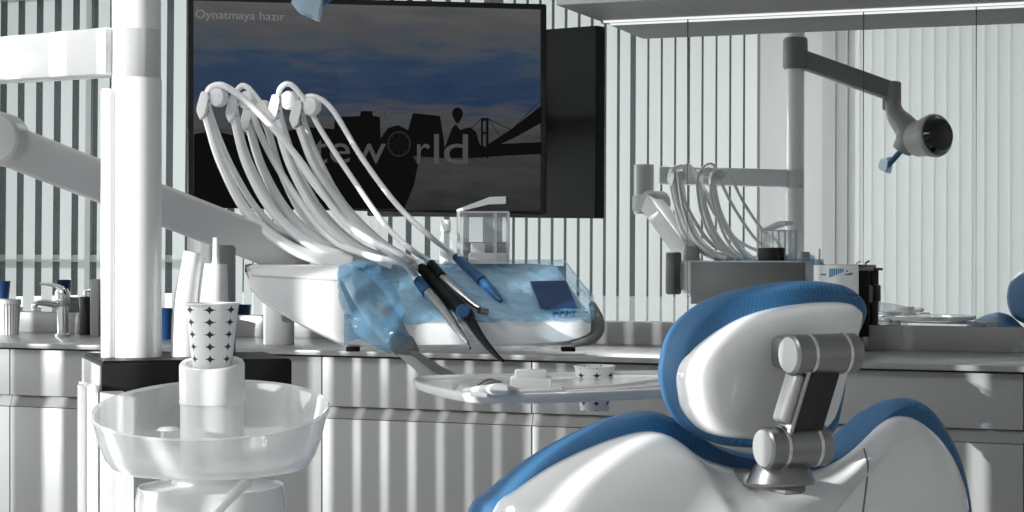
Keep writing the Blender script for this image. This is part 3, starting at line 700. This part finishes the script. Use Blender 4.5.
handpiece('slim silver handpiece with a black collar and angled head', [('black', [(431, 264, .05, .011), (442, 277, .05, .0115)], 'collar'), ('steel', [(441, 276, .05, .008), (458, 291, .046, .0085), (472, 303, .042, .0065), (481, 309, .04, .0055)], 'body'), ('dsteel', [(479, 310, .045, .0075), (487, 312, .036, .0075)], 'head')],
          [(412, 250, 3.93), (386, 226, 3.98), (352, 178, 4.0), (322, 132, 4.0), (303, 98, 3.99), (289, 84, 3.99), (279, 92, 4.01), (281, 116, 4.05), (297, 164, 4.08), (322, 210, 4.1), (358, 244, 4.12), (398, 262, 4.14)], .0062)
handpiece('blue plastic handpiece on the film beside the glass box', [('blue', [(456, 257, .03, .010), (466, 266, .03, .0115), (484, 283, .028, .0115), (496, 296, .026, .008), (501, 301, .024, .005)], 'body'), ('blue', [(478, 277, .031, .0125), (482, 281, .031, .0125)], 'grip_ring')],
          [(432, 238, 3.96), (398, 206, 3.98), (362, 158, 3.99), (334, 112, 3.99), (318, 98, 3.99), (305, 98, 4.0), (302, 112, 4.02), (316, 152, 4.06), (342, 200, 4.08), (376, 236, 4.12), (412, 262, 4.14)], .0062)
handpiece('dark blue shaded handpiece tucked behind the black syringe', [('black', [(424, 276, .022, .009), (436, 290, .022, .010), (452, 306, .022, .010)], 'body')],
          [(400, 262, 3.97), (370, 256, 4.0), (330, 238, 4.08), (296, 196, 4.1), (268, 150, 4.1), (252, 112, 4.09), (256, 106, 4.1), (268, 130, 4.12), (282, 175, 4.13), (308, 222, 4.14), (350, 252, 4.15), (385, 262, 4.16)], .008)

# things standing on top of the unit
tp = hT
def ontop(px, off):
    q = dv(px, 262, off); return Vector((q.x, q.y, tp))
gp = ontop(483, .20)
GB = thing('acrylic_box', 'clear acrylic lidded box on top of the instrument unit', 'box', gp)
b = bmesh.new(); hgt = CAMH - (212 - HZ) * 4.1 / F - tp; wd = 50 * 4.1 / F
for (cx, cy, sx, sy) in ((0, -.035, wd, .003), (0, .035, wd, .003), (-wd / 2, 0, .003, .07), (wd / 2, 0, .003, .07)):
    box(b, gp + DR * cx + DF * cy + CU * hgt / 2, (sx, sy, hgt), DR, DF, CU, .0008)
obj('wall', b, M['glass'], GB)
b = bmesh.new()
for cx in (-wd / 2, wd * .24, wd / 2):
    for cy in (-.036, .036): box(b, gp + DR * cx + DF * cy + CU * hgt / 2, (.004, .004, hgt), DR, DF, CU)
for z_ in (.003, hgt): 
    for cy in (-.036, .036): box(b, gp + DF * cy + CU * z_, (wd, .004, .004), DR, DF, CU)
obj('edges', b, M['lightgrey'], GB)
b = bmesh.new(); box(b, gp + CU * .014 + DR * .01, (wd * .75, .05, .022), DR, DF, CU, .003); box(b, gp + CU * .035 - DR * .012, (.03, .045, .025), DR, DF, CU, .003); obj('drawer', b, M['matt'], GB)
b = bmesh.new(); l0, l1, l2 = dv(457, 212, .2), dv(489, 199, .2), dv(505, 198.5, .2)
loft(b, [[p - DF * .028, p + DF * .028, p + DF * .028 + CU * h_, p - DF * .028 + CU * h_] for p, h_ in ((l0, .006), (l1 - CU * .012, .016), (l2 - CU * .012, .016))]); obj('lid', b, M['matt'], GB, label='white lid propped open')
bp_ = ontop(446, .17)
BT = thing('glass_bottle', 'small clear bottle with white cap beside the acrylic box', 'bottle', bp_)
b = bmesh.new(); lathe(b, bp_, CU, [(.0, 0), (.014, 0), (.015, .004), (.015, .05), (.013, .06), (.010, .066), (.010, .074), (0, .074)], 24); obj('flask', b, M['glass'], BT)
b = bmesh.new(); lathe(b, bp_, CU, [(.0, .002), (.0125, .002), (.0125, .03), (0, .03)], 20); obj('contents', b, M['frost'], BT)
b = bmesh.new(); lathe(b, bp_ + CU * .074, CU, [(.0115, 0), (.0115, .024), (.010, .026), (0, .026)], 24); obj('cap', b, M['white'], BT)
b = bmesh.new(); c_ = ontop(486, .262); box(b, c_ + CU * .025, (.105, .03, .05), DR, DF, CU, .003)
tag(obj('black_box', b, M['black'], loc=c_), 'small black box behind the acrylic box on the unit', 'box')

# ------------------------------------------------------------------ tray and the things on it
TZ = CAMH - (388 - HZ) * 3.4 / F
def tr(px, py, dz=0): return hz(px, TZ + dz, py)
TR = thing('instrument_tray', 'white instrument tray reaching left from behind the headrest', 'tray', Vector((W(560, 388, 3.4).x, W(560, 388, 3.4).y, TZ)))
outl = crom([tr(x, y) for x, y in ((414, 384.5), (430, 390), (455, 396), (480, 398.5), (540, 398), (620, 395), (680, 392), (720, 388), (728, 380), (715, 374.5), (660, 374.5), (600, 375.5), (540, 377), (470, 378.5), (428, 380), (416, 381.5))], 4, True)
cc = sum(outl, Vector()) / len(outl)
b = bmesh.new(); slab(b, outl, cc, CU, [(.55, -.012), (.92, -.012), (.985, -.008), (1.0, .0), (1.0, .007), (.985, .009), (.955, .004), (.90, .001), (.5, .001)]); obj('plate', b, M['white'], TR)
b = bmesh.new(); s0 = W(775, 390, 3.5); lathe(b, Vector((s0.x, s0.y, 0)), CU, [(.02, 0.0), (.02, TZ - .012)], 20); obj('post', b, M['lightgrey'], TR)
b = bmesh.new(); lathe(b, Vector((s0.x, s0.y, 0)), CU, [(.11, 0.0), (.11, .015), (.02, .04)], 32); obj('foot', b, M['grey'], TR)
b = bmesh.new(); q0, q1 = W(520, 401, 3.5), W(775, 401, 3.5); q0.z = q1.z = TZ - .018; box(b, (q0 + q1) / 2, ((q1 - q0).length, .05, .012), (q1 - q0).normalized(), Vector((0, 0, 1)).cross((q1 - q0).normalized()), CU, .003); obj('bracket', b, M['lightgrey'], TR)
# ribs on the tray
for a0, a1, a2 in (((560, 389), (620, 385.5), (676, 378)), ((556, 392.5), (620, 389.5), (690, 383))):
    b = bmesh.new(); tube(b, [tr(*a0, .002), tr(*a1, .002), tr(*a2, .002)], .004, 8); obj('rib', b, M['white'], TR)
ct = tr(594.5, 377, 0); ct.z = 0
tc_ = paper_cup('paper cup with printed marks set through the tray rim, behind the tray', Vector((ct.x, ct.y, CAMH - (410 - HZ) * (ct - CAM).dot(CF) / F)), 0.088)
b = bmesh.new(); zc_ = (ct - CAM).dot(CF)
bmr = [[Vector((ct.x, ct.y, TZ - .006)) + Vector((math.cos(a) * r, math.sin(a) * r, dz)) for r, dz in ((.037, -.004), (.047, -.004), (.047, .004), (.037, .004))] for a in [q * math.pi / 20 for q in range(41)]]
loft(b, bmr, False, False); obj('cup_ring', b, M['white'], TR)
q = tr(531, 384, .012); b = bmesh.new(); box(b, q + CU * .004, (.075, .085, .018), CR, CF, CU, .004); box(b, q + CU * .018 + CF * .0, (.06, .06, .016), CR, CF, CU, .005)
tag(obj('plastic_case', b, M['matt'], loc=q), 'small white plastic case at the back of the tray', 'case')
q = tr(500, 392, .004)
b = bmesh.new(); tube(b, [tr(468, 391, .008), tr(488, 389, .016), tr(500, 389.5, .02), tr(512, 391, .010)], [.006, .008, .011, .007], 12, flat=(CU, 2.0)); tag(obj('cotton_pad', b, M['paper'], loc=q), 'crumpled white pad lying near the tray front', 'pad')
q0, q1 = tr(478, 395, .008), tr(557, 390, .008)
b = bmesh.new(); box(b, (q0 + q1) / 2, ((q1 - q0).length, .05, .008), (q1 - q0).normalized(), Vector((-(q1 - q0).normalized().y, (q1 - q0).normalized().x, 0)), CU, .002)
tag(obj('paper_slip', b, M['paper'], loc=(q0 + q1) / 2), 'flat white packet on the tray in front of the case', 'packet')
q0, q1 = tr(478, 386, .008), tr(500, 383, .01)
b = bmesh.new(); tube(b, [q0, (q0 + q1) / 2 + CU * .006, q1], [.003, .006, .004], 10); tag(obj('dental_tool', b, M['dsteel'], loc=q0), 'short steel tool lying behind the crumpled pad', 'tool')

# ------------------------------------------------------------------ chair
CA = TH - math.radians(7.8) + math.radians(31)
KR = Vector((math.cos(CA), math.sin(CA), 0)); KF = Vector((-KR.y, KR.x, 0))
K0 = W(745, 440, 2.85)
def kp(px, py, off=0.0): return hit(px, py, K0 + KF * off, KF)
CH = thing('dental_chair', 'dental chair seen from behind, white shell and woven blue upholstery', 'chair', Vector((K0.x, K0.y, 0)) + KF * .3)
shell = [(497, 512), (520, 491), (552, 469), (590, 450), (625, 437), (650, 432), (668, 435), (685, 447), (703, 458), (730, 467), (762, 472), (795, 474), (820, 471), (842, 462), (862, 447), (884, 426), (900, 417), (917, 420), (938, 438), (956, 468), (966, 508), (968, 580), (955, 640), (900, 690), (740, 705), (590, 695), (510, 650), (485, 580)]
blue = [(471, 512), (492, 491), (520, 467), (552, 446), (588, 428), (618, 416), (642, 411), (664, 414), (684, 425), (705, 440), (730, 449), (762, 454), (795, 455), (822, 454), (846, 440), (868, 420), (888, 403), (906, 398), (926, 406), (945, 432), (959, 466), (967.5, 512), (970, 580), (958, 645), (900, 700), (740, 716), (580, 705), (495, 655), (462, 580)]
so = crom([kp(x, y) for x, y in shell], 4, True); sc0 = kp(735, 575)
b = bmesh.new(); slab(b, so, sc0, KF, [(.96, .03), (1.0, .015), (1.0, 0), (.988, -.015), (.95, -.034), (.88, -.054), (.75, -.072), (.55, -.084), (.3, -.09), (.1, -.091)]); btree = BVHTree.FromBMesh(b); obj('back_shell', b, M['shell'], CH, label='glossy white back shell', sharp=60)
seam = []
for x, y in ((864, 449), (866, 456), (868, 466), (867, 480), (865, 496), (862, 520), (858, 560)):
    h_ = btree.ray_cast(CAM, ray(x, y).normalized())
    if h_[0] is not None: seam.append(h_[0])
b = bmesh.new(); tube(b, seam, .0016, 8); obj('shell_seam', b, M['grey'], CH, label='thin grey seam of the right wing')
off = .05
bo = crom([kp(x, y, off) for x, y in blue], 4, True); bc = kp(735, 575, off)
b = bmesh.new(); slab(b, bo, bc, KF, [(.955, -.035), (.985, -.022), (1.0, 0), (.985, .03), (.94, .05), (.8, .055), (.4, .035)]); obj('back_cushion', b, M['fabric'], CH, label='woven blue back cushion', sharp=60)
# headrest
hsh = [(680, 373), (681, 392), (687, 412), (704, 431), (730, 438), (768, 440), (800, 438), (824, 428), (836, 406), (848, 358), (859.5, 318), (857, 308), (846, 302.5), (820, 302), (790, 305), (757, 312), (730, 323), (704, 340), (687, 357)]
hbl = [(665.5, 368), (666, 385), (672, 406), (689, 430), (722, 445), (768, 448), (805, 446), (828, 432), (836, 405), (846, 350), (860, 315), (860, 302), (852, 291), (833, 283), (794, 281), (750, 287), (715, 298), (688, 316), (672, 338)]
H0 = W(765, 370, 2.78)
def hp_(px, py, off=0.0): return hit(px, py, H0 + KF * off, KF)
ho = crom([hp_(x, y) for x, y in hsh], 4, True); hc = hp_(768, 370)
b = bmesh.new(); slab(b, ho, hc, KF, [(.95, .03), (.985, .02), (1.0, .006), (.99, -.006), (.965, -.016), (.92, -.026), (.84, -.033), (.6, -.039), (.3, -.041), (.1, -.0415)]); obj('headrest_shell', b, M['shell'], CH, label='glossy white headrest shell', sharp=60)
hb = crom([hp_(x, y, .036) for x, y in hbl], 4, True); hbc = hp_(765, 368, .036)
b = bmesh.new(); slab(b, hb, hbc, KF, [(.90, -.034), (.96, -.026), (.99, -.012), (1.0, .004), (.975, .03), (.93, .046), (.8, .054), (.4, .045)]); obj('headrest_cushion', b, M['fabric'], CH, label='woven blue headrest cushion', sharp=60)
# articulated bracket
zj = 2.66
def cyl(bm, c, L, r, a0=0.0):
    lathe(bm, c - KR * L / 2, KR, [(r - .003, 0), (r, .003), (r, L - .003), (r - .003, L)], 40)
uc, lc = W(822, 354, zj), W(794, 446.5, zj)
BR = None
b = bmesh.new(); cyl(b, uc, .112, .0295); br = obj('headrest_bracket', b, M['dsteel'], CH, label='grey metal pivot bracket')
b = bmesh.new(); cyl(b, lc, .104, .030); obj('lower_pivot', b, M['dsteel'], br)
for c_, L, r in ((uc, .112, .0295), (lc, .104, .030)):
    b = bmesh.new(); lathe(b, c_ - KR * (L / 2 + .002), KR, [(0, 0), (r - .004, 0), (r - .003, .002)], 40)
    obj('end_cap', b, M['satin'], br, label='bright round end cap')
    for f_ in (-.22, .30):
        b = bmesh.new(); lathe(b, c_ + KR * (L * f_ - .003), KR, [(r + .0008, 0), (r + .0012, .001), (r + .0012, .004), (r + .0008, .005)], 40)
        obj('joint_ring', b, M['chrome'], br)
lk = (uc - lc); ln = lk.length; lu = lk.normalized(); lr = (KR - lu * KR.dot(lu)).normalized(); lf = lr.cross(lu)
mid = (uc + lc) / 2
b = bmesh.new(); box(b, mid + lr * .006, (.052, .030, ln * .98), lr, lf, lu, .006); obj('link', b, M['strap'], br, label='black link')
b = bmesh.new()
for sgn in (-.024,): box(b, mid + lr * sgn, (.007, .040, ln * .95), lr, lf, lu, .003)
obj('link_frame', b, M['steel'], br)
b = bmesh.new(); box(b, mid - lr * .034 - lu * .004, (.016, .034, ln * .55), lr, lf, lu, .007, 3); obj('release_lever', b, M['satin'], br)
b = bmesh.new(); box(b, uc + KF * .045, (.085, .07, .05), KR, KF, CU, .012); obj('upper_mount', b, M['dsteel'], br)
bs = W(788, 486, 2.66)
b = bmesh.new()
rings = []
for r, y in ((.050, 0), (.052, .004), (.047, .016), (.038, .030), (.028, .042)):
    rings.append([bs + KR * (math.cos(a) * r * 1.0) + KF * (math.sin(a) * r * .9 + (.02 if y else .02)) + CU * (y - math.sin(a) * r * .05) for a in [q * math.pi / 20 for q in range(40)]])
loft(b, rings); obj('bracket_base', b, M['dsteel'], br)
b = bmesh.new(); box(b, bs + KF * .10 + KR * .02 - CU * .006, (.04, .18, .02), KR, KF, CU, .008); obj('slide_bar', b, M['grey'], br)
# wing panel seam on shell, seat, leg rest, base
sb = K0.copy(); sb.z = 0
def seatp(u, v, z): return sb + KR * u + KF * v + CU * z
b = bmesh.new()
so_ = crom([seatp(u, v, .5) for u, v in ((-.26, .02), (.26, .02), (.27, .4), (.24, .8), (.2, 1.25), (.1, 1.33), (-.1, 1.33), (-.2, 1.25), (-.24, .8), (-.27, .4))], 4, True)
slab(b, so_, sum(so_, Vector()) / len(so_), CU, [(.9, -.05), (.98, -.04), (1.0, 0), (.97, .045), (.85, .06), (.4, .05)]); obj('seat_cushion', b, M['fabric'], CH)
b = bmesh.new(); slab(b, so_, sum(so_, Vector()) / len(so_), CU, [(.5, -.13), (.85, -.11), (.93, -.05)]); obj('seat_shell', b, M['shell'], CH)
b = bmesh.new(); box(b, seatp(0, .35, .21), (.3, .5, .34), KR, KF, CU, .04, 3); obj('lift_column', b, M['shell'], CH)
b = bmesh.new(); box(b, seatp(0, .45, .025), (.5, .95, .05), KR, KF, CU, .015, 2); obj('floor_base', b, M['lightgrey'], CH)

# ------------------------------------------------------------------ things on the counter
CT = 0.90
def cnt(px, y): 
    q = onY(px, 300, y); return Vector((q.x, q.y, CT))
def pxm(px, y): return (onY(px, 300, y) - CAM).dot(CF) / F
q = cnt(62.5, 5.2)
FA = thing('tap', 'chrome mixer tap standing by the sink', 'tap', q)
b = bmesh.new(); lathe(b, q, CU, [(.026, 0), (.026, .006), (.019, .01), (.019, .10), (.023, .105), (.024, .145), (.018, .158), (0, .16)], 28); obj('body', b, M['chrome'], FA)
b = bmesh.new(); tube(b, [q + CU * .1, q + CU * .112 - CR * .05 - CF * .03, q + CU * .108 - CR * .078 - CF * .05, q + CU * .09 - CR * .08 - CF * .052], [.014, .011, .010, .010], 14); obj('spout', b, M['chrome'], FA)
b = bmesh.new(); tube(b, [q + CU * .155, q + CU * .170 - CR * .03, q + CU * .176 - CR * .075], [.012, .007, .004], 12, flat=(CU, 1.8)); obj('lever', b, M['chrome'], FA)
q = cnt(8, 5.22)
RC = thing('ribbed_cup_holder', 'white ribbed cup tub at the far left of the counter', 'tub', q)
b = bmesh.new(); rings = []
for r, z in ((.034, 0), (.040, .1), (.044, .105), (.044, .12), (.04, .12), (.034, .005)):
    rings.append([q + Vector((math.cos(a), math.sin(a), 0)) * (r * (1 + (.04 * math.cos(24 * a) if z < .102 else 0))) + CU * z for a in [k * 2 * math.pi / 144 for k in range(144)]])
loft(b, rings); obj('tub', b, M['matt'], RC)
def blue_cup(label, q, r=.032, h=.09):
    b = bmesh.new(); lathe(b, q, CU, [(r * .8, 0), (r, h - .003), (r * 1.05, h), (r * .95, h), (r * .76, .004), (0, .004)], 32)
    tag(obj('plastic_cup', b, M['cupblue'], loc=q), label, 'cup', 'blue cups on the counter')
blue_cup('blue plastic cup stacked in the white ribbed tub', cnt(2, 5.22) + CU * .122, .028, .06)
blue_cup('blue plastic cup just right of the white column', cnt(165, 5.15), .036, .1)
q = cnt(85.5, 5.3)
SB = thing('soap_bottle', 'black pump bottle between the tap and white column', 'bottle', q)
b = bmesh.new(); box(b, q + CU * .065, (.036, .036, .13), CR, CF, CU, .006); obj('body', b, M['black'], SB)
b = bmesh.new(); tube(b, [q + CU * .13, q + CU * .15, q + CU * .152 + CR * .03], .006, 10, 2); obj('pump', b, M['chrome'], SB)
q = cnt(97, 5.25); b = bmesh.new(); box(b, q + CU * .095, (.03, .08, .19), CR, CF, CU, .004)
tag(obj('towel_dispenser', b, M['midgrey'], loc=q), 'tall grey box standing against the column side', 'dispenser')
q = cnt(279, 5.02)
PR = thing('paper_roll', 'white paper towel roll standing below the instrument unit', 'roll', q)
b = bmesh.new(); lathe(b, q, CU, [(.012, 0), (.045, 0), (.047, .003), (.047, .197), (.045, .2), (.012, .2), (.012, 0)], 40); obj('roll', b, M['paper'], PR)
b = bmesh.new(); lathe(b, q, CU, [(.0115, .0005), (.0115, .21), (.009, .212), (0, .212)], 20); obj('core', b, M['lightgrey'], PR)
# box with blue print and the dark holder beside it
q = cnt(836, 5.27); mp_ = pxm(836, 5.27)
GX = thing('glove_box', 'white carton printed with blue bars, behind the headrest top', 'box', q)
b = bmesh.new(); zt_ = CAMH - (265 - HZ) * mp_; box(b, Vector((q.x, q.y, (CT + zt_) / 2)), (40 * mp_, .09, zt_ - CT), CR, CF, CU, .003); obj('carton', b, M['paper'], GX)
b = bmesh.new()
for k in range(7):
    hh = (9 - k * .9) * mp_; p = W(830 + k * 2.1, 268, 1); p = hit(830 + k * 2.1, 268.5, Vector(q) - CF * .0455, CF)
    box(b, p - CU * hh / 2, (1.5 * mp_, .0008, hh), CR, CF, CU)
obj('printed_bars', b, M['print'], GX)
b = bmesh.new()
for x0, x1, y in ((820.5, 826, 274.5), (846, 848, 271), (849, 853, 273.5), (845, 851, 274.5)):
    p0 = hit(x0, y, Vector(q) - CF * .0455, CF); p1 = hit(x1, y, Vector(q) - CF * .0455, CF); box(b, (p0 + p1) / 2, ((p1 - p0).length, .0008, 1.4 * mp_), CR, CF, CU)
obj('printed_lines', b, M['printgrey'], GX)
q = cnt(863, 5.33); mp_ = pxm(863, 5.33); zt_ = CAMH - (268 - HZ) * mp_
HD = thing('wall_holder', 'slim black upright holder beside the blue printed carton', 'holder', q)
b = bmesh.new(); box(b, Vector((q.x, q.y, (CT + .04 + zt_) / 2)), (10 * mp_, .04, zt_ - CT - .04), CR, CF, CU, .003); obj('holder_body', b, M['black'], HD)
b = bmesh.new(); box(b, Vector((q.x, q.y, CT + .03)) + CR * .003, (6 * mp_, .035, .06), CR, CF, CU, .003); obj('stem', b, M['dsteel'], HD)
b = bmesh.new(); box(b, Vector((q.x, q.y, zt_ - .075)) + CR * .018, (6 * mp_, .03, .05), CR, CF, CU, .006); obj('side_clip', b, M['grey'], HD)
b = bmesh.new(); box(b, Vector((q.x, q.y, zt_ - .004)) + CR * .006, (15 * mp_, .042, .008), CR, CF, CU, .002); obj('top_plate', b, M['grey'], HD)
b = bmesh.new(); tube(b, [Vector((q.x, q.y, zt_ - .004)) - CR * .02, Vector((q.x, q.y, zt_ + .014)) - CR * .018, Vector((q.x, q.y, zt_ + .02)) - CR * .006], .003, 8); obj('hook', b, M['lightgrey'], HD)

# unseen ceiling lamp panels, added to go with the overhead fill lights
for x, y, sx, sy, lab in ((-3.2, 0.7, 1.2, 1.2, 'added unseen ceiling lamp panel over the delivery side of the room'), (-0.9, 0.3, 1.2, 1.2, 'added unseen ceiling lamp panel over the camera side of the room')):
    t = thing('added_ceiling_lamp', lab, 'ceiling lamp', (x, y, 3.6), 'added ceiling lamp panels')
    b = bmesh.new(); bx(b, x - sx / 2 - .03, x + sx / 2 + .03, y - sy / 2 - .03, y + sy / 2 + .03, 3.61, 3.648); obj('housing', b, M['matt'], t)
    b = bmesh.new(); bx(b, x - sx / 2, x + sx / 2, y - sy / 2, y + sy / 2, 3.595, 3.61); obj('diffuser', b, M['matt'], t)
